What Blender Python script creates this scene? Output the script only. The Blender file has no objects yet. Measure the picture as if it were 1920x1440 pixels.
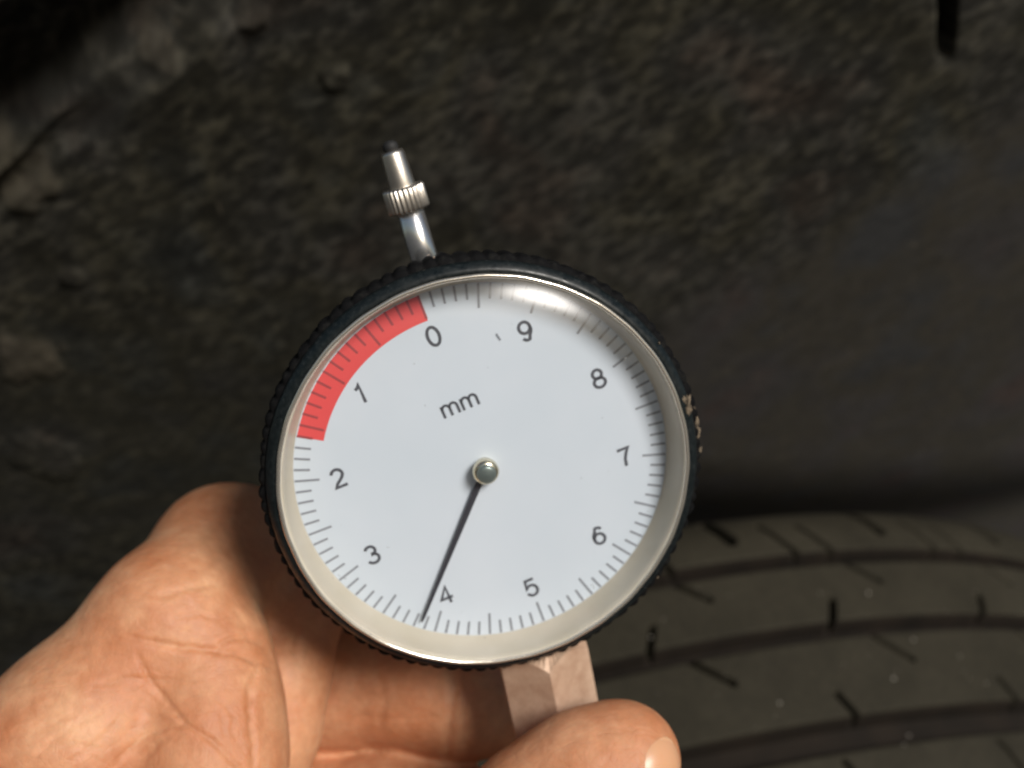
import bpy, math, random
import numpy as np
from mathutils import Vector, Matrix

MM = 0.001
scene = bpy.context.scene
COL = scene.collection

# ------------------------------------------------------------ camera
FPX = 1900.0                      # focal length in pixels of a 1920 wide picture
cam_d = bpy.data.cameras.new("camera")
cam = bpy.data.objects.new("camera", cam_d)
COL.objects.link(cam)
cam.rotation_euler = (math.radians(90), 0, 0)
cam_d.sensor_width = 36
cam_d.lens = 36 * FPX / 1920
cam_d.clip_start = 0.005
cam_d.clip_end = 50
cam_d.dof.use_dof = True
cam_d.dof.focus_distance = 0.1225
cam_d.dof.aperture_fstop = 21
scene.camera = cam

# ------------------------------------------------------------ light
SUN_TO = Vector((0.60, -1.0, 0.46)).normalized()      # towards the sun
world = bpy.data.worlds.new("World")
scene.world = world
world.use_nodes = True
wn = world.node_tree.nodes
wl = world.node_tree.links
for n in list(wn):
    wn.remove(n)
sky = wn.new("ShaderNodeTexSky")
sky.sky_type = 'NISHITA'
sky.sun_disc = False
sky.sun_elevation = math.asin(SUN_TO.z)
sky.sun_rotation = math.atan2(SUN_TO.x, SUN_TO.y)
bg = wn.new("ShaderNodeBackground")
bg.inputs[1].default_value = 0.052
wo = wn.new("ShaderNodeOutputWorld")
wl.new(sky.outputs[0], bg.inputs[0])
wl.new(bg.outputs[0], wo.inputs[0])

sun_d = bpy.data.lights.new("sun", 'SUN')
sun_d.energy = 3.7
sun_d.angle = math.radians(20)
sun_d.color = (1.0, 0.95, 0.89)
sun = bpy.data.objects.new("sun", sun_d)
COL.objects.link(sun)
sun.rotation_euler = SUN_TO.to_track_quat('Z', 'Y').to_euler()

scene.view_settings.view_transform = 'Standard'
scene.view_settings.look = 'None'
scene.view_settings.gamma = 1
scene.view_settings.exposure = 0.0
scene.render.engine = 'CYCLES'
scene.cycles.max_bounces = 10
scene.cycles.transparent_max_bounces = 12


# ------------------------------------------------------------ helpers
def P(px, py, Z):
    """a point Z mm in front of the camera, measured from the photograph (in mm)"""
    return np.array([(px - 960) / FPX * Z, Z, (720 - py) / FPX * Z])


def link(o, parent=None):
    COL.objects.link(o)
    if parent is not None:
        o.parent = parent
    return o


def tag(o, label=None, cat=None, group=None, kind=None):
    for k, v in (('label', label), ('category', cat), ('group', group), ('kind', kind)):
        if v:
            o[k] = v
    return o


def mesh_obj(name, verts, faces, mat=None, parent=None, smooth=True, scale=MM):
    me = bpy.data.meshes.new(name)
    v = np.asarray(verts, dtype=np.float64) * scale
    me.from_pydata(v.tolist(), [], faces if isinstance(faces, list) else faces.tolist())
    me.validate()
    me.update()
    if smooth:
        me.polygons.foreach_set('use_smooth', [True] * len(me.polygons))
    o = bpy.data.objects.new(name, me)
    if mat:
        me.materials.append(mat)
    return link(o, parent)


def lathe(profile, seg=128, closed=False, rfun=None):
    """profile: list of (r, y); turned about the local Y axis"""
    V, F = [], []
    n = len(profile)
    for i in range(seg):
        a = 2 * math.pi * i / seg
        for j, (r, y) in enumerate(profile):
            rr = rfun(j, a, r) if rfun else r
            V.append((rr * math.sin(a), y, rr * math.cos(a)))
    m = n if closed else n - 1
    for i in range(seg):
        k = (i + 1) % seg
        for j in range(m):
            l = (j + 1) % n
            F.append((i * n + j, i * n + l, k * n + l, k * n + j))
    return V, F


def lathe_obj(name, profile, mat, parent, seg=128, closed=False, rfun=None, smooth=True):
    V, F = lathe(profile, seg, closed, rfun)
    return mesh_obj(name, V, F, mat, parent, smooth)


def hash2(ix, iy, seed):
    h = (ix.astype(np.int64) * 374761393 + iy.astype(np.int64) * 668265263 + seed * 1442695041) & 0xffffffff
    h = ((h ^ (h >> 13)) * 1274126177) & 0xffffffff
    h = (h ^ (h >> 16)) & 0xffffffff
    return h / 4294967295.0


def vnoise(x, y, seed=0):
    ix = np.floor(x); iy = np.floor(y)
    fx = x - ix; fy = y - iy
    fx = fx * fx * (3 - 2 * fx); fy = fy * fy * (3 - 2 * fy)
    a = hash2(ix, iy, seed); b = hash2(ix + 1, iy, seed)
    c = hash2(ix, iy + 1, seed); d = hash2(ix + 1, iy + 1, seed)
    return (a * (1 - fx) + b * fx) * (1 - fy) + (c * (1 - fx) + d * fx) * fy


def fbm(x, y, seed=0, oct=4):
    s = 0; a = 0.5
    for k in range(oct):
        s = s + a * vnoise(x, y, seed + k * 17)
        x = x * 2.03 + 11.3; y = y * 2.03 + 5.7; a *= 0.5
    return s


def sstep(a, b, x):
    t = np.clip((x - a) / (b - a), 0, 1)
    return t * t * (3 - 2 * t)


# ------------------------------------------------------------ materials
class Mat:
    def __init__(self, name, base=(.5, .5, .5), rough=.5, metal=0.0, spec=.5):
        self.m = bpy.data.materials.new(name)
        self.m.use_nodes = True
        self.t = self.m.node_tree
        self.n = self.t.nodes
        self.b = self.n['Principled BSDF']
        self.b.inputs['Base Color'].default_value = (*base, 1)
        self.b.inputs['Roughness'].default_value = rough
        self.b.inputs['Metallic'].default_value = metal
        self.b.inputs['Specular IOR Level'].default_value = spec
        self.base = base
        self.tc = None
        self.nrm = None

    def new(self, t, **kw):
        n = self.n.new(t)
        for k, v in kw.items():
            setattr(n, k, v)
        return n

    def coord(self, scale=(1, 1, 1), rot=(0, 0, 0)):
        if not self.tc:
            self.tc = self.new('ShaderNodeTexCoord')
        mp = self.new('ShaderNodeMapping')
        mp.inputs['Scale'].default_value = scale
        mp.inputs['Rotation'].default_value = rot
        self.t.links.new(self.tc.outputs['Object'], mp.inputs['Vector'])
        return mp.outputs[0]

    def noise(self, scale, detail=4, rough=.55, stretch=(1, 1, 1), rot=(0, 0, 0), dist=0.0):
        n = self.new('ShaderNodeTexNoise')
        n.inputs['Scale'].default_value = scale
        n.inputs['Detail'].default_value = detail
        n.inputs['Roughness'].default_value = rough
        n.inputs['Distortion'].default_value = dist
        self.t.links.new(self.coord(stretch, rot), n.inputs['Vector'])
        return n.outputs['Fac']

    def ramp(self, fac, stops):
        r = self.new('ShaderNodeValToRGB')
        e = r.color_ramp.elements
        while len(e) < len(stops):
            e.new(0.5)
        for k, (p, c) in enumerate(stops):
            e[k].position = p
            e[k].color = (*c, 1) if len(c) == 3 else c
        self.t.links.new(fac, r.inputs[0])
        return r.outputs[0]

    def mix(self, fac, a, b, mode='MIX'):
        m = self.new('ShaderNodeMix', data_type='RGBA', blend_type=mode)
        for i, v in ((0, fac), (6, a), (7, b)):
            if isinstance(v, (int, float)):
                m.inputs[i].default_value = v
            elif isinstance(v, tuple):
                m.inputs[i].default_value = (*v, 1)
            else:
                self.t.links.new(v, m.inputs[i])
        return m.outputs[2]

    def set(self, inp, sock):
        self.t.links.new(sock, self.b.inputs[inp])
        return self

    def bump(self, sock, strength, dist):
        b = self.new('ShaderNodeBump')
        b.inputs['Strength'].default_value = strength
        b.inputs['Distance'].default_value = dist * MM
        self.t.links.new(sock, b.inputs['Height'])
        if self.nrm is not None:
            self.t.links.new(self.nrm, b.inputs['Normal'])
        self.nrm = b.outputs[0]
        self.t.links.new(self.nrm, self.b.inputs['Normal'])
        return self


G3 = lambda v: (v, v, v)

# liner: charcoal needle felt, dust caught on the raised fibres
m_liner = Mat('charcoal_felt', (.02, .02, .018), .95, 0, .15)
att = m_liner.new('ShaderNodeAttribute', attribute_name='relief')
dst = m_liner.new('ShaderNodeAttribute', attribute_name='dust')
fib = m_liner.ramp(att.outputs['Fac'], [(0.25, (.0135, .013, .0112)), (0.56, (.024, .0232, .0198)), (1.0, (.068, .064, .054))])
hue = m_liner.noise(16, 3)
tint = m_liner.ramp(hue, [(.32, (1.16, .97, .90)), (.42, (1.0, 1.0, 1.0)), (.54, (1.04, 1.0, .82)), (.66, (.93, 1.0, 1.04))])
c1 = m_liner.mix(1.0, fib, tint, 'MULTIPLY')
prs = m_liner.new('ShaderNodeAttribute', attribute_name='pressed')
c1 = m_liner.mix(prs.outputs['Fac'], c1, m_liner.mix(1.0, c1, (1.10, 1.08, 1.24), 'MULTIPLY'))
g = m_liner.noise(1400, 2)
c1 = m_liner.mix(0.35, c1, m_liner.ramp(g, [(.3, G3(.45)), (.7, G3(1.6))]), 'MULTIPLY')
c1 = m_liner.mix(dst.outputs['Fac'], c1, m_liner.ramp(m_liner.noise(110, 4), [(.3, (.045, .037, .026)), (.7, (.115, .098, .072))]))
m_liner.set('Base Color', c1)
m_liner.bump(m_liner.noise(900, 3), .25, .2)

# tyre
m_tyre = Mat('tyre_rubber', (.03, .028, .022), .8, 0, .2)
c = m_tyre.ramp(m_tyre.noise(22, 5, .6), [(.3, (.0165, .0142, .0086)), (.7, (.0310, .0268, .0175))])
c = m_tyre.mix(.5, c, m_tyre.ramp(m_tyre.noise(420, 3), [(.3, G3(.7)), (.72, G3(1.35))]), 'MULTIPLY')
m_tyre.set('Base Color', c)
m_tyre.bump(m_tyre.noise(700, 3), .35, .15)
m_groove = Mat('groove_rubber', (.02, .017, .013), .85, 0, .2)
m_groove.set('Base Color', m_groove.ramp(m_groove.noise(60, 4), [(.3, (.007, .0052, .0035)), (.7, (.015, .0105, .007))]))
m_stone = Mat('pale_grit', (.28, .26, .22), .9)

# gauge
m_black = Mat('black_anodised', (.012, .014, .015), .34, 0, .28)
m_black.set('Roughness', m_black.ramp(m_black.noise(500, 4), [(.35, G3(.25)), (.7, G3(.55))]))
scr = m_black.noise(1500, 4, .7)
m_black.set('Base Color', m_black.ramp(scr, [(.45, (.006, .009, .010)), (.66, (.015, .019, .02)), (.76, (.09, .09, .085))]))
m_black.bump(m_black.noise(900, 3), .25, .08)
m_knurl = Mat('worn_black_knurl', (.010, .010, .011), .8, 0, .12)
m_knurl.set('Base Color', m_knurl.ramp(m_knurl.noise(700, 4, .7), [(.5, (.0035, .0035, .004)), (.70, (.012, .012, .011)), (.80, (.09, .085, .075))]))
m_knurl.bump(m_knurl.noise(900, 3), .5, .2)
m_face = Mat('white_enamel', (.74, .755, .78), .5, 0, .4)
m_face.set('Base Color', m_face.ramp(m_face.noise(60, 4, .5), [(.3, (.605, .675, .74)), (.7, (.655, .715, .78))]))
m_ink = Mat('dark_grey_ink', (.085, .09, .105), .6)
m_tick = Mat('grey_scale_ink', (.25, .265, .295), .6)
m_red = Mat('red_ink', (.74, .085, .085), .55)
m_tickr = Mat('dark_red_scale_ink', (.34, .06, .065), .6)
m_cream = Mat('cream_plastic', (.62, .57, .46), .38, 0, .5)
m_cream.set('Base Color', m_cream.ramp(m_cream.noise(120, 4), [(.3, (.68, .62, .49)), (.7, (.78, .72, .60))]))
ct = m_cream.new('ShaderNodeBsdfTranslucent'); ct.inputs[0].default_value = (.80, .76, .66, 1)
cm = m_cream.new('ShaderNodeMixShader'); cm.inputs[0].default_value = .25
m_cream.t.links.new(m_cream.b.outputs[0], cm.inputs[1]); m_cream.t.links.new(ct.outputs[0], cm.inputs[2])
m_cream.t.links.new(cm.outputs[0], m_cream.n['Material Output'].inputs[0])
m_rim = Mat('worn_silver_rim', (.80, .74, .64), .22, .85)
m_rim.bump(m_rim.noise(500, 3), .3, .15)
m_steel = Mat('polished_steel', (.72, .73, .74), .24, .92)
m_steel.bump(m_steel.noise(300, 2, .5, (1, 1, .06)), .15, .05)
m_satin = Mat('satin_steel', (.70, .65, .58), .38, 1.0)
m_satin.bump(m_satin.noise(900, 3), .3, .08)
m_brass = Mat('pale_brass', (.72, .66, .50), .22, 1.0)
m_cap = Mat('grey_cap', (.20, .24, .225), .35, .6)
m_nut = Mat('brushed_nickel', (.66, .50, .40), .45, .2)
m_nut.set('Base Color', m_nut.ramp(m_nut.noise(260, 5, .7), [(.3, (.44, .27, .18)), (.72, (.66, .47, .34))]))
m_nut.bump(m_nut.noise(700, 4, .7), .35, .12)
m_mud = Mat('dry_mud', (.16, .12, .08), .9)
m_mud.set('Base Color', m_mud.ramp(m_mud.noise(900, 4), [(.38, (.04, .03, .02)), (.66, (.22, .17, .115))]))
m_rub = Mat('black_rubber', (.012, .012, .012), .7)
m_lint = Mat('grey_lint', (.30, .31, .34), .9)

# clear crystal: thin clear sheet, reflecting by the Fresnel law
m_glass = Mat('clear_crystal', (1, 1, 1), .02)
nt = m_glass.t
nt.nodes.remove(m_glass.b)
tr = m_glass.new('ShaderNodeBsdfTransparent')
tr.inputs[0].default_value = (.985, .99, 1.0, 1)
gl = m_glass.new('ShaderNodeBsdfGlossy')
gl.inputs['Roughness'].default_value = .24
lw = m_glass.new('ShaderNodeLayerWeight')
lw.inputs['Blend'].default_value = .5
pw = m_glass.new('ShaderNodeMath', operation='POWER')
nt.links.new(lw.outputs['Facing'], pw.inputs[0]); pw.inputs[1].default_value = 5
fr = m_glass.new('ShaderNodeMath', operation='MULTIPLY_ADD')     # Schlick, two faces of clear plastic
nt.links.new(pw.outputs[0], fr.inputs[0]); fr.inputs[1].default_value = .93; fr.inputs[2].default_value = .06
mx = m_glass.new('ShaderNodeMixShader')
nt.links.new(fr.outputs[0], mx.inputs[0])
nt.links.new(tr.outputs[0], mx.inputs[1])
nt.links.new(gl.outputs[0], mx.inputs[2])
dd = m_glass.new('ShaderNodeBsdfDiffuse')
dd.inputs[0].default_value = (.35, .36, .36, 1)
sp = m_glass.ramp(m_glass.noise(520, 2, .5), [(.74, G3(0)), (.80, G3(.35))])
mx2 = m_glass.new('ShaderNodeMixShader')
nt.links.new(sp, mx2.inputs[0])
nt.links.new(mx.outputs[0], mx2.inputs[1])
nt.links.new(dd.outputs[0], mx2.inputs[2])
nt.links.new(mx2.outputs[0], nt.nodes['Material Output'].inputs[0])

# skin
m_skin = Mat('skin', (.62, .34, .21), .42, 0, .45)
sk = m_skin.ramp(m_skin.noise(75, 6, .65), [(.30, (.46, .165, .068)), (.5, (.56, .25, .125)), (.70, (.68, .37, .205))])
sk = m_skin.mix(.35, sk, m_skin.ramp(m_skin.noise(700, 3), [(.35, G3(.80)), (.7, G3(1.12))]), 'MULTIPLY')
m_skin.set('Base Color', sk)
m_skin.b.inputs['Subsurface Weight'].default_value = .35
m_skin.b.inputs['Subsurface Radius'].default_value = (1.0, .35, .18)
m_skin.b.inputs['Subsurface Scale'].default_value = 2.2 * MM
vo = m_skin.new('ShaderNodeTexVoronoi', feature='DISTANCE_TO_EDGE')
vo.inputs['Scale'].default_value = 900
m_skin.t.links.new(m_skin.coord((1.0, 1.0, .6), (0, .7, 0)), vo.inputs['Vector'])
vr = m_skin.ramp(vo.outputs['Distance'], [(0.0, G3(0)), (.12, G3(1))])
m_skin.bump(vr, .25, .09)
v2 = m_skin.new('ShaderNodeTexVoronoi', feature='DISTANCE_TO_EDGE')
v2.inputs['Scale'].default_value = 300
vm = m_skin.new('ShaderNodeVectorMath', operation='ADD')
nz = m_skin.new('ShaderNodeTexNoise'); nz.inputs['Scale'].default_value = 180
m_skin.t.links.new(m_skin.tc.outputs['Object'], nz.inputs['Vector'])
vs = m_skin.new('ShaderNodeVectorMath', operation='SCALE'); vs.inputs['Scale'].default_value = .004
m_skin.t.links.new(nz.outputs['Color'], vs.inputs[0])
m_skin.t.links.new(m_skin.coord((.55, 1, 1), (0, -.7, 0)), vm.inputs[0])
m_skin.t.links.new(vs.outputs[0], vm.inputs[1])
m_skin.t.links.new(vm.outputs[0], v2.inputs['Vector'])
m_skin.bump(m_skin.ramp(v2.outputs['Distance'], [(0.0, G3(0)), (.10, G3(1))]), .20, .16)
m_skin.bump(m_skin.noise(300, 4, .6, (.4, 1, 1), (0, -.75, 0)), .35, .3)
m_skin.set('Roughness', m_skin.ramp(m_skin.noise(300, 3), [(.3, G3(.50)), (.7, G3(.66))]))
m_nail = Mat('fingernail', (.64, .34, .19), .34, 0, .5)
m_nail.b.inputs['Subsurface Weight'].default_value = .3
m_nail.b.inputs['Subsurface Radius'].default_value = (1.0, .35, .18)
m_nail.b.inputs['Subsurface Scale'].default_value = 1.5 * MM
m_nail.bump(m_nail.noise(500, 2, .5, (1, 1, .12), (0, .6, 0)), .25, .1)

# ------------------------------------------------------------ wheel frame
T_N = np.array([math.sin(-.2), math.sin(.7) * math.cos(.2), math.cos(.7) * math.cos(.2)])
T_N /= np.linalg.norm(T_N)
T_V = np.array([0, -1.0, 0]); T_V -= T_V @ T_N * T_N; T_V /= np.linalg.norm(T_V)
T_U = np.cross(T_V, T_N)
if T_U[0] < 0:
    T_U = -T_U
T_C = np.array([64.9, 604.7, -295.7])

# ------------------------------------------------------------ wheel arch liner (one curved sheet)
def build_liner():
    nu, nv = 960, 780
    u0 = np.linspace(-1, 1, nu); v0 = np.linspace(-1, 1, nv)
    e1 = np.array([1.0, 0, 0]); e1 -= e1 @ T_N * T_N; e1 /= np.linalg.norm(e1)
    e2 = np.cross(T_N, e1)
    if e2[2] < 0:
        e2 = -e2
    H = 108.0
    # centre of the sheet: where the picture's middle ray meets it
    def hit(px, py, h=H):
        d = np.array([(px - 960) / FPX, 1, (720 - py) / FPX])
        t = ((T_C + T_N * h) @ T_N) / (d @ T_N)
        return d * t
    O = hit(960, 720)
    cs = np.array([[(hit(a, b) - O) @ e1, (hit(a, b) - O) @ e2] for a in (0, 1920) for b in (0, 1440)])
    lo = cs.min(0) - 12; hi = cs.max(0) + 12
    def axis(w, lo, hi, ext):
        s = (w + 1) / 2
        q = lo + (hi - lo) * ((s - .04) / .92)
        q = np.where(s < .04, lo - ext * ((.04 - s) / .04) ** 1.5, q)
        return np.where(s > .96, hi + ext * ((s - .96) / .04) ** 1.5, q)
    gu = axis(u0, lo[0], hi[0], 220); gv = axis(v0, lo[1], hi[1], 180)
    U, V = np.meshgrid(gu, gv, indexing='ij')
    def uv(px, py):
        p = hit(px, py) - O
        return np.array([p @ e1, p @ e2])
    # relief: matted fibres running up to the right
    a = math.radians(28)
    wob = 5 * fbm(U / 30, V / 30, 91, 3)
    X = U * math.cos(a) + V * math.sin(a) + wob
    Y = -U * math.sin(a) + V * math.cos(a) + wob * .8
    f1 = fbm(X / 5.2, Y / 1.9, 3, 3)
    f2 = fbm(X / 2.4 + 9, Y / 1.1, 23, 2)
    f3 = fbm(U / 26, V / 26, 41, 4)
    ridge = 1 - np.abs(2 * fbm(X / 7.5, Y / 3.4, 57, 3) / .9 - 1) * 2.0
    fl = sstep(.52, .72, fbm(X / 6.0 + 30, Y / 2.2, 71, 2) / .75) * sstep(.40, .62, vnoise(U / 15, V / 15, 72))
    relief = .46 * f1 / .875 + .2 * f2 / .75 + .22 * np.clip(ridge, 0, 1) + .22 * f3 / .93
    # the lower right is a smooth pressed part without fibres
    q = [uv(1210, 700), uv(1500, 500), uv(1760, 330)]
    A = uv(1180, 640); B = uv(1760, 300)
    dirv = (B - A) / np.linalg.norm(B - A)
    nor = np.array([dirv[1], -dirv[0]])
    dist = (U - A[0]) * nor[0] + (V - A[1]) * nor[1] + 14 * (fbm(U / 40, V / 40, 77, 3) - .45)
    smoothm = sstep(-10, 22, dist)
    lowl = uv(250, 900)
    ll = sstep(120, 40, np.hypot(U - lowl[0], (V - lowl[1])))
    amp = (1 - .80 * smoothm) * (1 - .45 * ll)
    rel = .5 + (relief - .52) * 1.55 * amp
    # scattered grit
    gritn = vnoise(U / 1.9, V / 1.9, 301)
    mask = vnoise(U / 7, V / 7, 302)
    grit = sstep(.93, .985, gritn) * sstep(.45, .7, mask)
    rel = rel + .15 * smoothm
    hr = rel.copy()
    rel = np.clip(rel + .20 * fl * amp + .40 * grit, 0, 1.15)
    h = hr * .24 + .2 * fl * amp + 1.3 * (f3 - .45) * (1 - .6 * smoothm)
    # creases
    def groove(p0, p1, w, depth, endsoft=.0):
        a0 = uv(*p0); b0 = uv(*p1)
        ab = b0 - a0; L = np.linalg.norm(ab); ab = ab / L
        t = (U - a0[0]) * ab[0] + (V - a0[1]) * ab[1]
        s = np.abs(-(U - a0[0]) * ab[1] + (V - a0[1]) * ab[0] + 3 * (vnoise(U / 12, V / 12, 5) - .5))
        k = np.exp(-(s / w) ** 4)
        if endsoft:
            k = k * sstep(L, L - endsoft, t)
        return -depth * k
    h = h + groove((-260, 420), (470, -140), 13, 30)
    h = h + groove((1782, -260), (1790, 150), 2.4, 13, 16)
    h = h + groove((-260, 640), (190, 250), 4, 5)
    # the liner turns away behind the tyre's shoulder
    A2 = uv(1250, 945); B2 = uv(1950, 985)
    d2 = (B2 - A2) / np.linalg.norm(B2 - A2)
    below = (U - A2[0]) * d2[1] - (V - A2[1]) * d2[0]
    alng = (U - A2[0]) * d2[0] + (V - A2[1]) * d2[1]
    h = h - 46 * sstep(-38, 125, below) * smoothm * sstep(-90, -20, alng)
    dust = np.zeros_like(U)
    for (px, py, r, k, s1) in ((40, 745, 15, .75, 1), (20, 395, 13, .5, 2), (300, 150, 7, .35, 3),
                               (70, 930, 17, .10, 4), (470, 60, 5, .15, 5), (630, 165, 5, .12, 6), (130, 575, 5, .2, 7)):
        c0 = uv(px, py)
        dd_ = np.hypot(U - c0[0], V - c0[1]) / r + .9 * (fbm(U / 5, V / 5, 100 + s1, 4) - .45)
        k_ = sstep(1.0, .7, dd_)
        lump = k_ * (.4 + fbm(U / 3, V / 3, 130 + s1, 3))
        h = h + 1.5 * lump
        dust = np.maximum(dust, k * k_ * (.35 + .9 * fbm(U / 4, V / 4, 150 + s1, 3)))
    dust = np.maximum(dust, .8 * grit)
    # gentle arch of the whole sheet
    bend = -0.00035 * ((U - 40) ** 2)
    Hh = (h - 2.5) + bend
    pts = O + U[..., None] * e1 + V[..., None] * e2 - T_N * Hh[..., None]
    idx = np.arange(nu * nv).reshape(nu, nv)
    F = np.stack([idx[:-1, :-1], idx[1:, :-1], idx[1:, 1:], idx[:-1, 1:]], -1).reshape(-1, 4)
    me = bpy.data.meshes.new('wheel_arch_liner')
    me.vertices.add(nu * nv)
    me.vertices.foreach_set('co', (pts.reshape(-1, 3) * MM).ravel())
    me.loops.add(F.size)
    me.loops.foreach_set('vertex_index', F.ravel())
    me.polygons.add(len(F))
    me.polygons.foreach_set('loop_start', np.arange(0, F.size, 4))
    me.polygons.foreach_set('loop_total', np.full(len(F), 4))
    me.polygons.foreach_set('use_smooth', np.ones(len(F), bool))
    me.update(calc_edges=True)
    for nm, arr in (('relief', rel), ('dust', dust), ('pressed', smoothm)):
        at = me.attributes.new(nm, 'FLOAT', 'POINT')
        at.data.foreach_set('value', arr.ravel().astype(np.float32))
    me.materials.append(m_liner.m)
    o = link(bpy.data.objects.new('wheel_arch_liner', me))
    tag(o, 'dark charcoal felt wheel arch liner filling the background behind the gauge', 'wheel arch liner')
    return o


build_liner()

# pavement the car stands on, below the frame
m_pave = Mat('pavement', (.2, .19, .17), .9)
m_pave.set('Base Color', m_pave.ramp(m_pave.noise(60, 6, .7), [(.3, (.05, .048, .044)), (.7, (.10, .095, .085))]))
gr = mesh_obj('ground', [(-30000, -30000, -480), (30000, -30000, -480), (30000, 30000, -480), (-30000, 30000, -480)], [(0, 1, 2, 3)], m_pave.m, None, False)
tag(gr, kind='structure')


# ------------------------------------------------------------ tyre
def build_tyre():
    root = bpy.data.objects.new('tyre', None)
    link(root)
    root.empty_display_size = .02
    root.matrix_world = Matrix.Translation(Vector(T_C * MM)) @ Matrix((
        (T_U[0], T_V[0], T_N[0], 0), (T_U[1], T_V[1], T_N[1], 0), (T_U[2], T_V[2], T_N[2], 0), (0, 0, 0, 1)))
    tag(root, 'worn black car tyre with grooved tread at the lower right behind the hand', 'tyre')
    R = 315.0
    AR = math.radians(62)
    # local frame: X along the tread, Y out of the tread, Z across it; angle t from +Y

    def radius(s):
        e = np.maximum(np.abs(s + 8) - 45, 0)
        return R - 0.0016 * (s + 8) ** 2 * .6 - np.where(e > 0, 16 * (1 - np.sqrt(np.clip(1 - (e / 20) ** 2, 0, 1))), 0)

    def pt(t, s, r):
        return (r * math.sin(t), r * math.cos(t), s)

    GD = 8.0

    def rib(name, s0, s1, cuts, base_s=None):
        """a rib between s0<s1 with real notches cut in; cuts: f(t, s) -> depth"""
        nt_ = 1300
        ns = max(20, int((s1 - s0) / .5))
        ts = np.linspace(-.34, .80, nt_)
        ss = np.linspace(s0, s1, ns)
        T, S = np.meshgrid(ts, ss, indexing='ij')
        r = radius(S)
        edge = np.minimum(S - s0, s1 - S)
        r = r - .7 * np.clip(1 - edge / 1.1, 0, 1) ** 2
        r = r - cuts(T * R, S)
        r = r + .12 * (fbm(T * R / 6, S / 6, 9, 3) - .45)
        # side walls of the rib
        lo = radius(np.full(nt_, s0)) - GD; hi = radius(np.full(nt_, s1)) - GD
        cols_s = [np.full(nt_, s0 - 1.6)] + [S[:, k] for k in range(ns)] + [np.full(nt_, s1 + 1.6)]
        cols_r = [lo] + [r[:, k] for k in range(ns)] + [hi]
        CS = np.stack(cols_s, 1); CR = np.stack(cols_r, 1)
        TT = np.repeat(ts[:, None], CS.shape[1], 1)
        pts = np.stack([CR * np.sin(TT), CR * np.cos(TT), CS], -1)
        n2 = CS.shape[1]
        idx = np.arange(nt_ * n2).reshape(nt_, n2)
        F = np.stack([idx[:-1, :-1], idx[:-1, 1:], idx[1:, 1:], idx[1:, :-1]], -1).reshape(-1, 4)
        o = mesh_obj(name, pts.reshape(-1, 3), F, m_tyre.m, root, True)
        o.data.materials.append(m_groove.m)          # rib flanks coloured darker, painting in the shade of the grooves
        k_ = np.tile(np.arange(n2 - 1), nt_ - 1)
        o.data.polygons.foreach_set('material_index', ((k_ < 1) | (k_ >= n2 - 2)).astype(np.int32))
        return o

    def sipe(x, s, x0, s0, x1, s1, w, d, period):
        """groove from (x0,s0) to (x1,s1), repeated round the tread"""
        xm = (x0 + x1) / 2
        xr = (x - xm + period / 2) % period - period / 2 + xm
        ax, as_ = x1 - x0, s1 - s0
        L2 = ax * ax + as_ * as_
        t = np.clip(((xr - x0) * ax + (s - s0) * as_) / L2, 0, 1)
        dd = np.hypot(xr - x0 - t * ax, s - s0 - t * as_)
        return d * np.exp(-(dd / w) ** 4)

    TYRE['sipe'] = sipe
    shoulder, gA1, gA0, gB1, gB0, gC1, gC0 = 51, 30.5, 24.4, 0.0, -6.6, -35.4, -46.6

    def loc(px, py):
        """tread coordinates (x along, s across) of a picture point"""
        d = np.array([(px - 960) / FPX, 1, (720 - py) / FPX])
        # intersect ray with cylinder radius R
        o = -T_C
        a_ = d - d @ T_N * T_N; b_ = o - o @ T_N * T_N
        A = a_ @ a_; B = 2 * a_ @ b_; C = b_ @ b_ - R * R
        t = (-B - math.sqrt(max(B * B - 4 * A * C, 0))) / (2 * A)
        p = o + d * t
        return math.atan2(p @ T_U, p @ T_V) * R, p @ T_N

    def many(lst, w, d, period=0):
        L = [(*loc(*a), *loc(*b), w_, d_) for a, b, w_, d_ in lst]
        return L

    PB = loc(1838, 1120)[0] - loc(1565, 1140)[0]         # pitch of the pattern
    PA = PB * .95

    def cutsA(x, s):
        c = 0
        for (a, b, w, d) in (((1330, 960), (1372, 1006), 2.3, 6), ((1428, 975), (1502, 1036), .95, 5), ((1498, 975), (1575, 1036), .95, 5)):
            x0, s0 = loc(*a); x1, s1 = loc(*b)
            c = np.maximum(c, sipe(x, s, x0, max(min(s0, 56), s0), x1, s1, w, d, PA))
        return c

    def cutsB(x, s):
        c = 0
        for (a, b, w, d) in (((1562, 1124), (1563, 1185), 1.15, 6), ((1590, 1054), (1650, 1086), 1.0, 5)):
            c = np.maximum(c, sipe(x, s, *loc(*a), *loc(*b), w, d, PB))
        return c

    def cutsC(x, s):
        c = 0
        for (a, b, w, d) in (((1636, 1190), (1712, 1234), 1.0, 5), ((1572, 1300), (1634, 1366), 1.05, 6)):
            c = np.maximum(c, sipe(x, s, *loc(*a), *loc(*b), w, d, PB))
        return c

    def cutsD(x, s):
        x0, s0 = loc(1880, 1385); x1, s1 = loc(1945, 1450)
        return np.maximum(sipe(x, s, x0, s0, x1, s1, .8, 4.5, PB * .9), sipe(x, s, x0 - 30, s0 - 16, x1 - 34, s1 - 16, .7, 4, PB * .9))

    rib('tread_rib', gA1, 58.0, cutsA)
    rib('tread_rib', gB1, gA0, cutsB)
    rib('tread_rib', gC1, gB0, cutsC)
    rib('tread_rib', -78.0, gC0, cutsD)
    # carcass below the ribs: groove floors and sidewalls, closed ring section
    prof = []
    for s in np.linspace(-80, 55, 60):
        prof.append((float(radius(np.array([s]))[0]) - GD, s))
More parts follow.
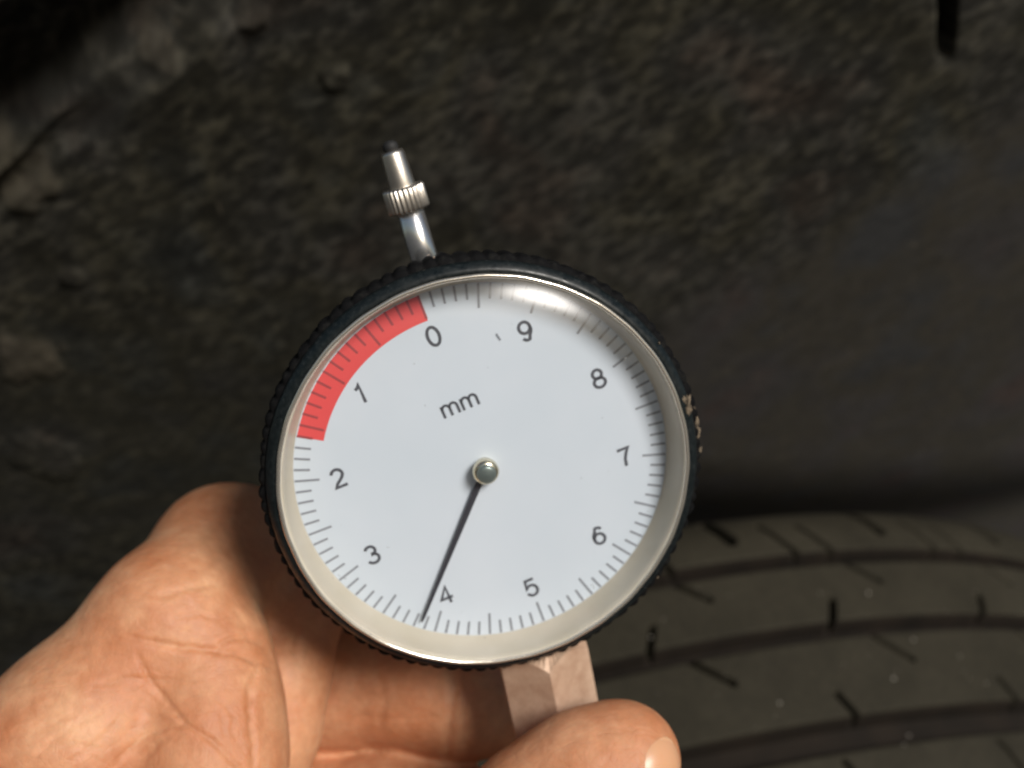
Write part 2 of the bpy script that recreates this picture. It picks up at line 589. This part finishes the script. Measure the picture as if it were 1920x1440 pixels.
    prof += [(284, 62), (262, 64), (236, 62), (212, 54), (208, 46), (208, -82), (212, -92), (240, -104), (268, -104), (288, -96)]
    n = len(prof); seg = 160
    V, F = [], []
    for i in range(seg):
        t = 2 * math.pi * i / seg
        for r, s in prof:
            V.append(pt(t, s, r))
    for i in range(seg):
        k = (i + 1) % seg
        for j in range(n):
            l = (j + 1) % n
            F.append((i * n + j, i * n + l, k * n + l, k * n + j))
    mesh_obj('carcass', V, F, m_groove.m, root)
    # pale grit pressed into the tread
    rnd = random.Random(4)
    spots = [(1628, 1112, .6), (1462, 1318, .55), (1675, 1272, .6), (1712, 1200, .5), (1728, 1360, .5), (1220, 1195, .45), (1800, 1230, .35)]
    for _ in range(26):
        spots.append((rnd.uniform(1200, 1915), rnd.uniform(1080, 1430), rnd.uniform(.15, .32)))
    for px, py, r in spots:
        x, s = loc(px, py)
        V, F = blob(r, rnd)
        t = x / R
        o = mesh_obj('grit', V, F, m_stone.m, root)
        rr = float(radius(np.array([s]))[0])
        if gA0 < s < gA1 or gB0 < s < gB1 or gC0 < s < gC1:
            rr -= GD
        o.location = Vector(pt(t, s, rr + r * .2)) * MM
    return root


TYRE = {}


def blob(r, rnd, nu=7, nv=5, k=.35):
    V = [(0, 0, r)]; F = []
    for j in range(1, nv):
        th = math.pi * j / nv
        for i in range(nu):
            ph = 2 * math.pi * i / nu
            q = r * (1 + rnd.uniform(-k, k))
            V.append((q * math.sin(th) * math.cos(ph), q * math.sin(th) * math.sin(ph), q * math.cos(th)))
    V.append((0, 0, -r))
    for i in range(nu):
        F.append((0, 1 + i, 1 + (i + 1) % nu))
        for j in range(nv - 2):
            a = 1 + j * nu + i; b = 1 + j * nu + (i + 1) % nu
            F.append((a, a + nu, b + nu, b))
        a = 1 + (nv - 2) * nu + i; b = 1 + (nv - 2) * nu + (i + 1) % nu
        F.append((a, len(V) - 1, b))
    return V, F


build_tyre()


# ------------------------------------------------------------ the dial gauge
def rotm(a, b, c):
    ca, sa = math.cos(a), math.sin(a); cb, sb = math.cos(b), math.sin(b); cc, sc = math.cos(c), math.sin(c)
    Rx = np.array([[1, 0, 0], [0, ca, -sa], [0, sa, ca]])
    Rz = np.array([[cb, -sb, 0], [sb, cb, 0], [0, 0, 1]])
    Ry = np.array([[cc, 0, sc], [0, 1, 0], [-sc, 0, cc]])
    return Rz @ Rx @ Ry


GM = rotm(0.27396766, 0.1478648, -0.37962221)
GC = np.array([-4.0898, 150.0, -12.3204])


def gl_(px, py, h=0.0):
    """gauge-frame point (x, y, z) seen at a picture point, h mm in front of the dial"""
    d = np.array([(px - 960) / FPX, 1, (720 - py) / FPX])
    n = GM @ np.array([0, -1.0, 0])
    t = ((GC + n * h) @ n) / (d @ n)
    return GM.T @ (d * t - GC)


def build_gauge():
    root = bpy.data.objects.new('dial_gauge', None)
    link(root)
    root.empty_display_size = .01
    root.matrix_world = Matrix.Translation(Vector(GC * MM)) @ Matrix(GM.tolist()).to_4x4()
    tag(root, 'round tread depth gauge with white dial, red zone and black knurled rim', 'depth gauge')

    # face
    V, F = lathe([(0.01, 0), (14, 0), (27.75, 0), (27.75, .6)], 160)
    mesh_obj('dial_face', V, F, m_face.m, root, False)

    def polar(v, r, y):
        t = math.radians(36 * v)
        return (-r * math.sin(t), y, r * math.cos(t))

    # red zone from 0 to 1.6
    V, F = [], []
    n = 64
    for i in range(n + 1):
        v = -0.005 + 1.61 * i / n
        V += [polar(v, 23.75, -.03), polar(v, 27.55, -.03)]
    for i in range(n):
        F.append((2 * i, 2 * i + 1, 2 * i + 3, 2 * i + 2))
    mesh_obj('red_zone', V, F, m_red.m, root, False)

    # graduation: 100 printed lines
    V, F = [], []
    for k in range(100):
        v = k / 10
        r0 = 24.05 if k % 5 == 0 else 25.35
        w = .17
        t = math.radians(36 * v)
        c, s = math.cos(t), math.sin(t)
        b = len(V)
        for (x, z) in ((-w, r0), (w, r0), (w, 27.6), (-w, 27.6)):
            V.append((x * c - z * s, -.06, x * s + z * c))
        F.append((b, b + 1, b + 2, b + 3))
    mesh_obj('scale_marks', V[17 * 4:], [tuple(i - 68 for i in f) for f in F[17:]], m_tick.m, root, False)
    o = mesh_obj('scale_marks', V[:17 * 4], F[:17], m_tickr.m, root, False)
    o['label'] = 'dark red scale lines inside the red zone'

    # numerals drawn as strokes in a 1 x 1.4 box
    def arc(cx, cy, rx, ry, a0, a1, n=14):
        return [(cx + rx * math.cos(math.radians(a0 + (a1 - a0) * i / n)), cy + ry * math.sin(math.radians(a0 + (a1 - a0) * i / n))) for i in range(n + 1)]
    G = {
        '0': [arc(0, 0, .40, .66, 90, 450, 32)],
        '1': [[(-.28, .36), (-.08, .46), (.06, .68), (.06, -.70)]],
        '2': [arc(0, .28, .39, .38, 165, -20, 14) + [(.20, -.06), (-.22, -.38), (-.40, -.64), (.43, -.64)]],
        '3': [arc(-.02, .33, .36, .33, 160, -80, 14) + arc(-.02, -.30, .42, .36, 80, -160, 16)],
        '4': [[(.18, -.70), (.18, .66), (-.44, -.26), (.46, -.26)]],
        '5': [[(.38, .64), (-.26, .64), (-.36, -.02)] + arc(0, -.24, .41, .43, 145, -160, 18)],
        '6': [arc(.02, .20, .38, .46, 35, 110, 8) + arc(.26, -.10, .66, .62, 135, 185, 8) + arc(-.0, -.25, .39, .41, 180, 540, 28)],
        '7': [[(-.42, .64), (.42, .64), (.18, .30), (-.02, -.12), (-.12, -.70)]],
        '8': [arc(0, .33, .33, .33, 90, 450, 24), arc(0, -.31, .41, .36, 90, 450, 26)],
        '9': [arc(-.02, -.20, .38, .46, 215, 290, 8) + arc(-.26, .10, .66, .62, -45, 5, 8) + arc(0, .25, .39, .41, 0, 360, 28)],
        'm': [[(-.62, .5), (-.62, -.5)], arc(-.31, .14, .31, .34, 180, 0, 10)[0:] + [(0, -.5)], arc(.31, .14, .31, .34, 180, 0, 10) + [(.62, -.5)]],
    }

    def glyph(name, ch, x0, z0, size, w, parent, mat, rot=0.0, y=-.05):
        V, F = [], []
        for st in G[ch]:
            pts = [Vector((a * size, b * size)) for a, b in st]
            closed = (pts[0] - pts[-1]).length < 1e-4
            if closed:
                pts = pts[:-1]
            n = len(pts)
            b0 = len(V)
            for i, p in enumerate(pts):
                if closed:
                    d1 = (p - pts[i - 1]).normalized(); d2 = (pts[(i + 1) % n] - p).normalized()
                else:
                    d1 = (p - pts[i - 1]).normalized() if i else (pts[1] - p).normalized()
                    d2 = (pts[i + 1] - p).normalized() if i < n - 1 else d1
                nn = Vector((-(d1.y + d2.y), d1.x + d2.x))
                nn = nn.normalized() if nn.length > 1e-5 else Vector((-d1.y, d1.x))
                k = w / 2 / max(.55, abs(nn.dot(Vector((-d1.y, d1.x)))))
                V.append(p + nn * k); V.append(p - nn * k)
            m = n if closed else n - 1
            for i in range(m):
                a = b0 + 2 * i; b = b0 + 2 * ((i + 1) % n)
                F.append((a, a + 1, b + 1, b))
        c, s = math.cos(rot), math.sin(rot)
        VV = [(x0 + v.x * c - v.y * s, y, z0 + v.x * s + v.y * c) for v in V]
        return mesh_obj(name, VV, F, mat, parent, False)

    for k in range(10):
        x, _, z = polar(k, 21.35, 0)
        o = glyph('numeral', str(k), x, z, 2.08, .46, root, m_ink.m, math.radians(1.5))
        o['label'] = 'printed numeral %d' % k
    u = glyph('unit_letter', 'm', -1.55, 10.25, 1.85, .40, root, m_ink.m, math.radians(2))
    u['label'] = 'first letter of the printed unit mm'
    u = glyph('unit_letter', 'm', 1.45, 10.35, 1.85, .40, root, m_ink.m, math.radians(2))
    u['label'] = 'second letter of the printed unit mm'

    # inner wall, rim, bezel
    lathe_obj('inner_wall', [(27.72, -.05), (27.9, -.3), (28.5, -2.2), (28.75, -3.6), (29.0, -4.9), (29.35, -5.15)], m_cream.m, root, 192)
    prof = []
    for i in range(13):
        a = 2 * math.pi * i / 13
        prof.append((29.45 + .34 * math.cos(a), -5.0 + .34 * math.sin(a)))
    rnd = random.Random(2)
    ph = [rnd.uniform(0, 6.28) for _ in range(4)]
    lathe_obj('lens_rim', prof, m_rim.m, root, 256, True, lambda j, a, r: r + .05 * math.sin(9 * a + ph[0]) * math.sin(23 * a + ph[1]))
    lathe_obj('bezel_ring', [(29.5, -4.2), (29.75, -4.75), (29.95, -4.85), (30.5, -4.55), (31.1, -4.1), (31.35, -3.6), (31.3, -3.1), (30.8, -2.9)], m_black.m, root, 256,
              False, lambda j, a, r: r + (.04 * math.sin(31 * a) * math.sin(17 * a) if j > 3 else 0))
    # knurled band
    N = 92

    def kn(j, a, r):
        if j in (0, 7):
            return r
        i = a / (2 * math.pi) * N + 0.0
        u = float(vnoise(np.array([i * .9]), np.array([.5]), 12)[0])
        w = abs(math.sin(math.pi * (i + .5 * (u - .5)))) ** .7
        slow = .10 * math.sin(5 * a + 1) + .12 * math.sin(13 * a) + .5 * (u - .55)
        return r - (.25 + .6 * u) * (1 - w) + slow * .7
    lathe_obj('knurled_band', [(30.2, -3.3), (31.9, -3.25), (32.3, -2.8), (32.4, -1.8), (32.2, .6), (32.0, 2.2), (31.4, 2.8), (26.5, 3.0)], m_knurl.m, root, N * 8, False, kn)
    # case behind
    lathe_obj('gauge_case', [(26.8, 2.9), (27.2, 3.4), (27.2, 14), (26.4, 15.2), (24, 15.6), (.01, 15.6)], m_black.m, root, 128)
    # crystal
    prof = []
    for i in range(61):
        t = i / 60
        r = 29.15 * math.sin(t * math.pi / 2) if i else .01
        k = r / 29.2
        y = -(4.75 + 2.6 * (1 - min(k, 1) ** 8.0))
        prof.append((r, y))
    lathe_obj('crystal', prof[::-1], m_glass.m, root, 192)
    # pointer
    tip = gl_(791, 1166, .75)
    ang = math.atan2(-tip[0], tip[2])
    L = math.hypot(tip[0], tip[2])
    d = np.array([-math.sin(ang), 0, math.cos(ang)]); q = np.array([math.cos(ang), 0, math.sin(ang)])
    V = []
    for t, w in ((0.0, .52), (.10, .48), (.6, .33), (.97, .2), (1.0, .1)):
        c = d * (L * t)
        for yy in (-.85, -.65):
            V += [tuple(c + q * w + [0, yy, 0]), tuple(c - q * w + [0, yy, 0])]
    F = []
    for i in range(4):
        a = i * 4; b = a + 4
        F += [(a, a + 1, b + 1, b), (a + 2, b + 2, b + 3, a + 3), (a, b, b + 2, a + 2), (a + 1, a + 3, b + 3, b + 1)]
    F += [(0, 2, 3, 1), (16, 17, 19, 18)]
    m_ptr = Mat('dark_pointer_paint', (.04, .04, .05), .45)
    mesh_obj('pointer', V, F, m_ptr.m, root, False)
    # hub
    hub = lathe_obj('hub', [(.01, -2.75), (1.2, -2.75), (1.75, -2.5), (1.95, -2.0), (1.9, -1.2), (1.6, -.9), (1.6, -.1)], m_brass.m, root, 48)
    lathe_obj('hub_cap', [(.01, -3.35), (1.0, -3.3), (1.38, -3.1), (1.42, -2.74)], m_cap.m, hub, 40)

    # plunger at the top: axis runs a little clockwise of the zero mark, 8 mm behind the dial plane
    H = -8.0
    p0 = gl_(799, 496, H); p1 = gl_(734, 282, H)
    ax = (p1 - p0); Lp = np.linalg.norm(ax); ax /= Lp
    pl = bpy.data.objects.new('plunger', None)

    def along(name, prof_, mat, parent, seg=40, rfun=None):
        """lathe about the plunger axis; prof (r, distance along axis from p0)"""
        V, F = lathe([(r, y) for r, y in prof_], seg, False, rfun)
        yv = np.array([0, 1.0, 0]); side = np.cross(ax, yv); side /= np.linalg.norm(side); yv = np.cross(side, ax)
        VV = [p0 + side * v[0] + ax * v[1] + yv * v[2] for v in V]
        return mesh_obj(name, VV, F, mat, parent)
    rod = along('plunger_rod', [(.01, -6), (2.0, -6), (2.0, 9.8), (1.6, 9.9)], m_steel.m, root)
    along('rod_seat', [(2.0, -4), (2.2, -1.6), (2.1, -.2), (1.8, .1)], m_satin.m, rod)
    s_ = Lp / 17.8

    def kn2(j, a, r):
        return r + (.13 * math.cos(26 * a) if r > 2 else 0)
    along('knurled_collar', [(1.2, 8.5 * s_), (2.75, 8.6 * s_), (2.95, 8.9 * s_), (2.95, 12.0 * s_), (2.75, 12.3 * s_), (1.2, 12.3 * s_)], m_satin.m, rod, 208, kn2)
    along('plunger_tip', [(1.9, 12.2 * s_), (1.90, 12.6 * s_), (1.72, 17.2 * s_), (1.55, 17.7 * s_), (.01, 17.8 * s_)], m_satin.m, rod, 40)
    along('rubber_cap', [(.9, 17.6 * s_), (1.15, 18.1 * s_), (1.05, 18.8 * s_), (.6, 19.2 * s_), (.01, 19.3 * s_)], m_rub.m, rod, 24)
    bl = gl_(815, 491, -5.5)
    V, F = blob(.75, random.Random(3), 12, 8, .05)
    mesh_obj('set_screw', [np.array(v) + bl for v in V], F, m_nut.m, root)

    # hexagonal foot sleeve at the bottom, one corner towards the viewer
    HN = -6.0
    a0 = gl_(1026, 1240, HN + 8.4)
    a1 = gl_(1046, 1338, HN + 8.4)
    a0[1] = 6.0; a1[1] = 6.0
    axn = a1 - a0; axn /= np.linalg.norm(axn)
    side = np.cross(axn, [0, -1.0, 0]); side /= np.linalg.norm(side)
    front = np.cross(side, axn)
    if front[1] > 0:
        front = -front
    RF = 7.15; RC = RF / math.cos(math.radians(30))
    ring = []
    for k in range(6):
        A0 = math.radians(60 * k); A1 = math.radians(60 * (k + 1))
        q0 = (RC * math.sin(A0), RC * math.cos(A0)); q1 = (RC * math.sin(A1), RC * math.cos(A1))
        for j in range(10):
            t = j / 10
            ring.append((q0[0] + (q1[0] - q0[0]) * t, q0[1] + (q1[1] - q0[1]) * t))
    m = len(ring)
    V = []
    for lv in range(5):
        for (x, y) in ring:
            rr = math.hypot(x, y)
            drop = (rr - RF) * 1.5
            if lv == 0:
                k_, L_ = .80, .6
            elif lv == 1:
                k_, L_ = 1.0, .9 + drop
            elif lv == 2:
                k_, L_ = 1.0, 9
            elif lv == 3:
                k_, L_ = 1.0, 19
            else:
                k_, L_ = .8, 19.5
            if lv == 1 and rr > RF:
                pass
            V.append(a0 + side * x * k_ + front * y * k_ + axn * (L_ - .2))
    F = []
    for lv in range(4):
        for i in range(m):
            j = (i + 1) % m
            F.append((lv * m + i, lv * m + j, (lv + 1) * m + j, (lv + 1) * m + i))
    F.append(tuple(range(m - 1, -1, -1)))
    F.append(tuple(range(4 * m, 5 * m)))
    mesh_obj('hexagonal_sleeve', V, F, m_nut.m, root, False)
    V, F = lathe([(5.2, -9), (5.2, 0), (5.2, 1.5)], 40)
    mesh_obj('sleeve_neck', [a0 + side * v[0] + axn * v[1] + front * v[2] for v in V], F, m_satin.m, root)

    # crumbs of dried mud stuck to the right of the bezel
    rnd = random.Random(11)
    for (px, py, r) in ((1283, 752, .42), (1289, 765, .6), (1285, 780, .35), (1296, 775, .5), (1300, 792, .62), (1304, 802, .5), (1293, 758, .5), (1308, 815, .35), (1284, 790, .4), (1312, 845, .25), (1236, 643, .28), (1233, 1083, .25)):
        c = gl_(px, py, 4.2 if px < 1290 else 2.6)
        big = px > 1240
        V, F = blob(r * (1.85 if big else .8), rnd, 10, 7, .45)
        V = np.array(V) * [.55, .5, 1.5 if big else 1.0]
        ph_ = math.atan2(c[0], c[2]) + math.pi / 2 + rnd.uniform(-.35, .35)
        ca_, sa_ = math.cos(ph_), math.sin(ph_)
        V = np.stack([V[:, 0] * ca_ + V[:, 2] * sa_, V[:, 1], -V[:, 0] * sa_ + V[:, 2] * ca_], 1)
        mesh_obj('mud_crumb', V + c, F, m_mud.m, root)
    # a scrap of lint on the dial
    c0 = gl_(931, 625, .2); c1 = gl_(939, 637, .2)
    dd0 = (c1 - c0); nn = np.array([-dd0[2], 0, dd0[0]]); nn = nn / np.linalg.norm(nn) * .07
    mesh_obj('lint', [c0 - nn, c0 + nn, c1 + nn, c1 - nn, c0 + [0, -.12, 0], c1 + [0, -.12, 0]],
             [(0, 4, 5, 3), (1, 2, 5, 4), (0, 1, 4), (2, 3, 5)], m_lint.m, root, False)
    return root


build_gauge()


# ------------------------------------------------------------ the hand
def surface_nets(f, org, h):
    nx, ny, nz = f.shape
    ins = f < 0
    c = np.zeros((nx - 1, ny - 1, nz - 1), np.int8)
    for i in (0, 1):
        for j in (0, 1):
            for k in (0, 1):
                c += ins[i:nx - 1 + i, j:ny - 1 + j, k:nz - 1 + k]
    act = (c > 0) & (c < 8)
    idx = -np.ones(act.shape, np.int64)
    I = np.argwhere(act)
    idx[act] = np.arange(len(I))
    acc = np.zeros((len(I), 3)); cnt = np.zeros(len(I))
    corners = [(i, j, k) for i in (0, 1) for j in (0, 1) for k in (0, 1)]
    for a in corners:
        for axis in range(3):
            if a[axis]:
                continue
            b = list(a); b[axis] = 1
            va = f[I[:, 0] + a[0], I[:, 1] + a[1], I[:, 2] + a[2]]
            vb = f[I[:, 0] + b[0], I[:, 1] + b[1], I[:, 2] + b[2]]
            m = (va < 0) != (vb < 0)
            t = np.where(m, va / np.where(m, va - vb, 1), 0)
            p = np.array(a, float)[None, :].repeat(len(I), 0)
            p[:, axis] += t
            acc[m] += p[m]; cnt[m] += 1
    V = org + (I + acc / cnt[:, None]) * h
    F = []
    for axis in range(3):
        o1, o2 = [(1, 2), (2, 0), (0, 1)][axis]
        sl0 = [slice(1, -1)] * 3; sl0[axis] = slice(0, -1)
        sl1 = [slice(1, -1)] * 3; sl1[axis] = slice(1, None)
        A = ins[tuple(sl0)]; B = ins[tuple(sl1)]
        e = np.argwhere(A != B)
        off = np.ones(3, int); off[axis] = 0
        e = e + off
        flip = ins[e[:, 0], e[:, 1], e[:, 2]]
        def cell(d1, d2):
            q = e.copy(); q[:, o1] -= d1; q[:, o2] -= d2
            return idx[q[:, 0], q[:, 1], q[:, 2]]
        quad = np.stack([cell(0, 0), cell(1, 0), cell(1, 1), cell(0, 1)], 1)
        quad[~flip] = quad[~flip][:, ::-1]
        F.append(quad)
    F = np.concatenate(F)
    F = F[(F >= 0).all(1)]
    return V, F


def build_hand():
    # chains of (picture x, picture y, distance, radius) in mm: real joints of a bent hand
    chains = [
        # index finger, wrapping behind the gauge
        [(-60, 1600, 158, 19), (150, 1395, 159, 15.2), (320, 1170, 165, 12.2), (424, 1042, 184, 12.3), (560, 1025, 197, 11.2), (720, 1050, 206, 9.8)],
        # fleshy pad below its joint
        [(385, 1225, 163, 10.6), (398, 1330, 160.5, 10.4), (392, 1430, 158, 11.4), (350, 1640, 156, 14)],
        # middle finger seen end on
        [(578, 1120, 186, 7.6), (526, 1270, 178, 8.0), (512, 1370, 175.5, 7.5), (450, 1560, 172, 9)],
        # ring finger lying across behind the foot
        [(380, 1330, 205, 11), (620, 1285, 197, 11.4), (800, 1290, 193.5, 11.2), (870, 1298, 193, 11.5), (965, 1318, 193, 9.6)],
        # little finger below it
        [(300, 1620, 200, 12), (560, 1535, 192, 11), (730, 1532, 188, 10.6), (900, 1545, 186, 9.6)],
        # thumb
        [(250, 1960, 158, 17), (620, 1850, 152, 13.5), (880, 1655, 149.5, 11.2), (1010, 1530, 151, 9.9), (1100, 1462, 152, 9.5), (1166, 1426, 152.5, 8.9)],
            # palm, below the frame
        [(-200, 1900, 175, 30), (250, 1850, 185, 26), (500, 1850, 190, 20)],
        [(455, 1085, 184, 8), (478, 1150, 182, 8), (490, 1260, 181, 8)],
    ]
    h = .85
    lo = np.array([-125., 128., -135.]); hi = np.array([48., 226., -8.])
    n = ((hi - lo) / h).astype(int)
    ax = [lo[k] + h * np.arange(n[k]) for k in range(3)]
    X, Y, Z = np.meshgrid(*ax, indexing='ij')
    X = X.astype(np.float32); Y = Y.astype(np.float32); Z = Z.astype(np.float32)

    def seg(a, ra, b, rb):
        d = b - a; L2 = d @ d
        px = X - a[0]; py = Y - a[1]; pz = Z - a[2]
        t = np.clip((px * d[0] + py * d[1] + pz * d[2]) / L2, 0, 1)
        q = np.sqrt((px - t * d[0]) ** 2 + (py - t * d[1]) ** 2 + (pz - t * d[2]) ** 2)
        t = t * t * (3 - 2 * t) * .35 + t * .65
        return q - (ra + (rb - ra) * t)

    def smin(a, b, k):
        hh = np.clip(.5 + .5 * (b - a) / k, 0, 1)
        return b + (a - b) * hh - k * hh * (1 - hh)

    F_ = None
    ks = [0, 2.0, .7, .7, 1.8, .8, 9, 2]
    for ci, ch in enumerate(chains):
        pts = [(P(a, b, c), r) for a, b, c, r in ch]
        f = None
        for (p, r), (q, s) in zip(pts[:-1], pts[1:]):
            g_ = seg(p, r, q, s)
            f = g_ if f is None else smin(f, g_, 4.0)
        F_ = f if F_ is None else smin(F_, f, ks[ci])
    V, F = surface_nets(F_, lo, h)
    # drop the cut face at the border of the grid: keep it, it lies outside the picture
    me = bpy.data.meshes.new('hand')
    me.from_pydata((V * MM).tolist(), [], F.tolist())
    me.update()
    o = bpy.data.objects.new('hand', me)
    COL.objects.link(o)
    # relax + subdivide once, then press the creases in
    sm = o.modifiers.new('s', 'SMOOTH'); sm.factor = .5; sm.iterations = 5
    sb = o.modifiers.new('d', 'SUBSURF'); sb.levels = 1; sb.render_levels = 1
    dg = bpy.context.evaluated_depsgraph_get()
    me2 = bpy.data.meshes.new_from_object(o.evaluated_get(dg))
    o.modifiers.clear()
    o.data = me2
    nv = len(me2.vertices)
    co = np.empty(nv * 3); me2.vertices.foreach_get('co', co); co = co.reshape(-1, 3) / MM
    no = np.empty(nv * 3); me2.vertices.foreach_get('normal', no); no = no.reshape(-1, 3)
    px = 960 + FPX * co[:, 0] / co[:, 1]; py = 720 - FPX * co[:, 2] / co[:, 1]
    front = (no[:, 1] < .15)
    near = co[:, 1]
    # (polyline in the picture, depth mm, half width px, nearest/farthest distance it applies to)
    CR = [
        ([(240, 1196), (346, 1215), (400, 1219), (450, 1228), (500, 1246), (524, 1262)], .60, 6, 0, 172),
        ([(400, 1217), (425, 1200), (455, 1193), (490, 1206), (517, 1250)], .45, 5.5, 0, 172),
        ([(258, 1227), (283, 1277), (346, 1357), (396, 1388), (450, 1440), (480, 1480)], .42, 5, 0, 170),
        ([(210, 1440), (262, 1386), (317, 1361), (350, 1360)], .32, 5, 0, 170),
        ([(255, 1440), (300, 1390), (330, 1370)], .2, 4, 0, 170),
        ([(167, 1286), (250, 1273), (342, 1277), (380, 1270)], .25, 5, 0, 170),
        ([(40, 1440), (110, 1380), (190, 1330)], .20, 4, 0, 170),
        ([(0, 1428), (60, 1400), (140, 1396), (200, 1405)], .2, 4, 0, 170),
        ([(120, 1440), (180, 1390), (232, 1345)], .2, 4, 0, 170),
        ([(0, 1385), (70, 1370), (130, 1340)], .15, 4, 0, 170),
        ([(290, 1120), (350, 1105), (412, 1092)], .24, 5, 0, 172),
        ([(320, 1160), (370, 1150), (400, 1160)], .22, 4.5, 0, 172),
        ([(430, 1130), (455, 1165), (470, 1200)], .2, 4, 0, 172),
        ([(445, 1120), (478, 1160), (492, 1195)], .22, 4, 0, 172),
        ([(485, 1246), (470, 1290), (468, 1340), (476, 1400), (474, 1450)], .50, 6, 0, 170),
        ([(412, 1330), (418, 1355), (424, 1380)], .2, 4, 0, 170),
        ([(440, 1340), (436, 1370), (448, 1395)], .18, 4, 0, 170),
        ([(392, 1300), (420, 1320), (440, 1345)], .18, 4, 0, 170),
        ([(300, 1325), (330, 1340), (356, 1330)], .18, 4, 0, 170),
        ([(846, 1200), (852, 1290), (842, 1360), (836, 1440)], .55, 8, 172, 220),
        ([(868, 1230), (874, 1300), (866, 1390)], .25, 5, 172, 220),
        ([(700, 1240), (720, 1300), (712, 1370)], .22, 8, 172, 220),
        ([(640, 1340), (740, 1350), (830, 1345)], .18, 6, 172, 220),
        ([(555, 1170), (545, 1230), (528, 1290)], .5, 6, 172, 190),
    ]
    disp = np.zeros(nv)
    wig = 5 * (vnoise(px / 17, py / 17, 7) - .5)
    for pl, dep, w, z0, z1 in CR:
        best = np.full(nv, 1e9); tt = np.zeros(nv)
        tot = len(pl) - 1
        for i, ((x0, y0), (x1, y1)) in enumerate(zip(pl[:-1], pl[1:])):
            ax_, ay = x1 - x0, y1 - y0
            t = np.clip(((px - x0) * ax_ + (py - y0) * ay) / (ax_ * ax_ + ay * ay), 0, 1)
            d_ = np.hypot(px - x0 - t * ax_ + wig, py - y0 - t * ay + wig)
            m = d_ < best
            best[m] = d_[m]; tt[m] = (i + t[m]) / tot
        fade = np.clip(np.minimum(tt, 1 - tt) * 6 + .25, 0, 1)
        ok = front & (near > z0) & (near < z1)
        disp += np.where(ok, .85 * fade * (-dep * np.exp(-(best / w) ** 2) + dep * .12 * np.exp(-((best - 2.3 * w) / (1.4 * w)) ** 2)), 0)
    # soft unevenness of flesh
    disp += .55 * (fbm(px / 75, py / 75, 33, 3) - .45) + .16 * (fbm(px / 22, py / 22, 37, 3) - .45)
    disp *= np.clip(-no[:, 1] * 1.6, 0, 1)
    co2 = co + no * disp[:, None]
    me2.vertices.foreach_set('co', (co2 * MM).ravel())
    me2.polygons.foreach_set('use_smooth', [True] * len(me2.polygons))
    me2.materials.clear()
    me2.materials.append(m_skin.m)
    me2.update()
    o.name = 'hand'
    tag(o, 'bare hand gripping the dial gauge from the lower left, thumb tip on its foot', 'hand')

    # thumb nail: curved plate standing just proud of the thumb tip
    c = P(1164, 1428, 152.5)
    out = np.array([.58, -.80, -.12]); out /= np.linalg.norm(out)
    axis = np.array([.50, -.02, .85]); axis -= axis @ out * out; axis /= np.linalg.norm(axis)
    sid = np.cross(axis, out); sid /= np.linalg.norm(sid)
    V, Fc = [], []
    nu, nv_ = 26, 26
    for layer in (0, 1):
        for i in range(nu):
            a = (i / (nu - 1) - .5) * 2
            for j in range(nv_):
                b = j / (nv_ - 1)
                lat = math.radians(-75 + 75 * b + b * 46 * math.sqrt(max(0, 1 - .55 * a * a)))
                ang = a * math.radians(40)
                rr = 9.12 - .45 * layer + .25 * (1 - a * a)
                rr -= .55 * abs(a) ** 3 + .35 * b ** 10
                V.append(c + axis * math.sin(lat) * rr + (out * math.cos(ang) + sid * math.sin(ang)) * rr * math.cos(lat))
    idx = lambda l, i, j: l * nu * nv_ + i * nv_ + j
    for i in range(nu - 1):
        for j in range(nv_ - 1):
            Fc.append((idx(0, i, j), idx(0, i, j + 1), idx(0, i + 1, j + 1), idx(0, i + 1, j)))
            Fc.append((idx(1, i, j), idx(1, i + 1, j), idx(1, i + 1, j + 1), idx(1, i, j + 1)))
    for i in range(nu - 1):
        for j in (0, nv_ - 1):
            Fc.append((idx(0, i, j), idx(0, i + 1, j), idx(1, i + 1, j), idx(1, i, j)))
    for j in range(nv_ - 1):
        for i in (0, nu - 1):
            Fc.append((idx(0, i, j), idx(1, i, j), idx(1, i, j + 1), idx(0, i, j + 1)))
    mesh_obj('thumb_nail', V, Fc, m_nail.m, o)
    return o


build_hand()
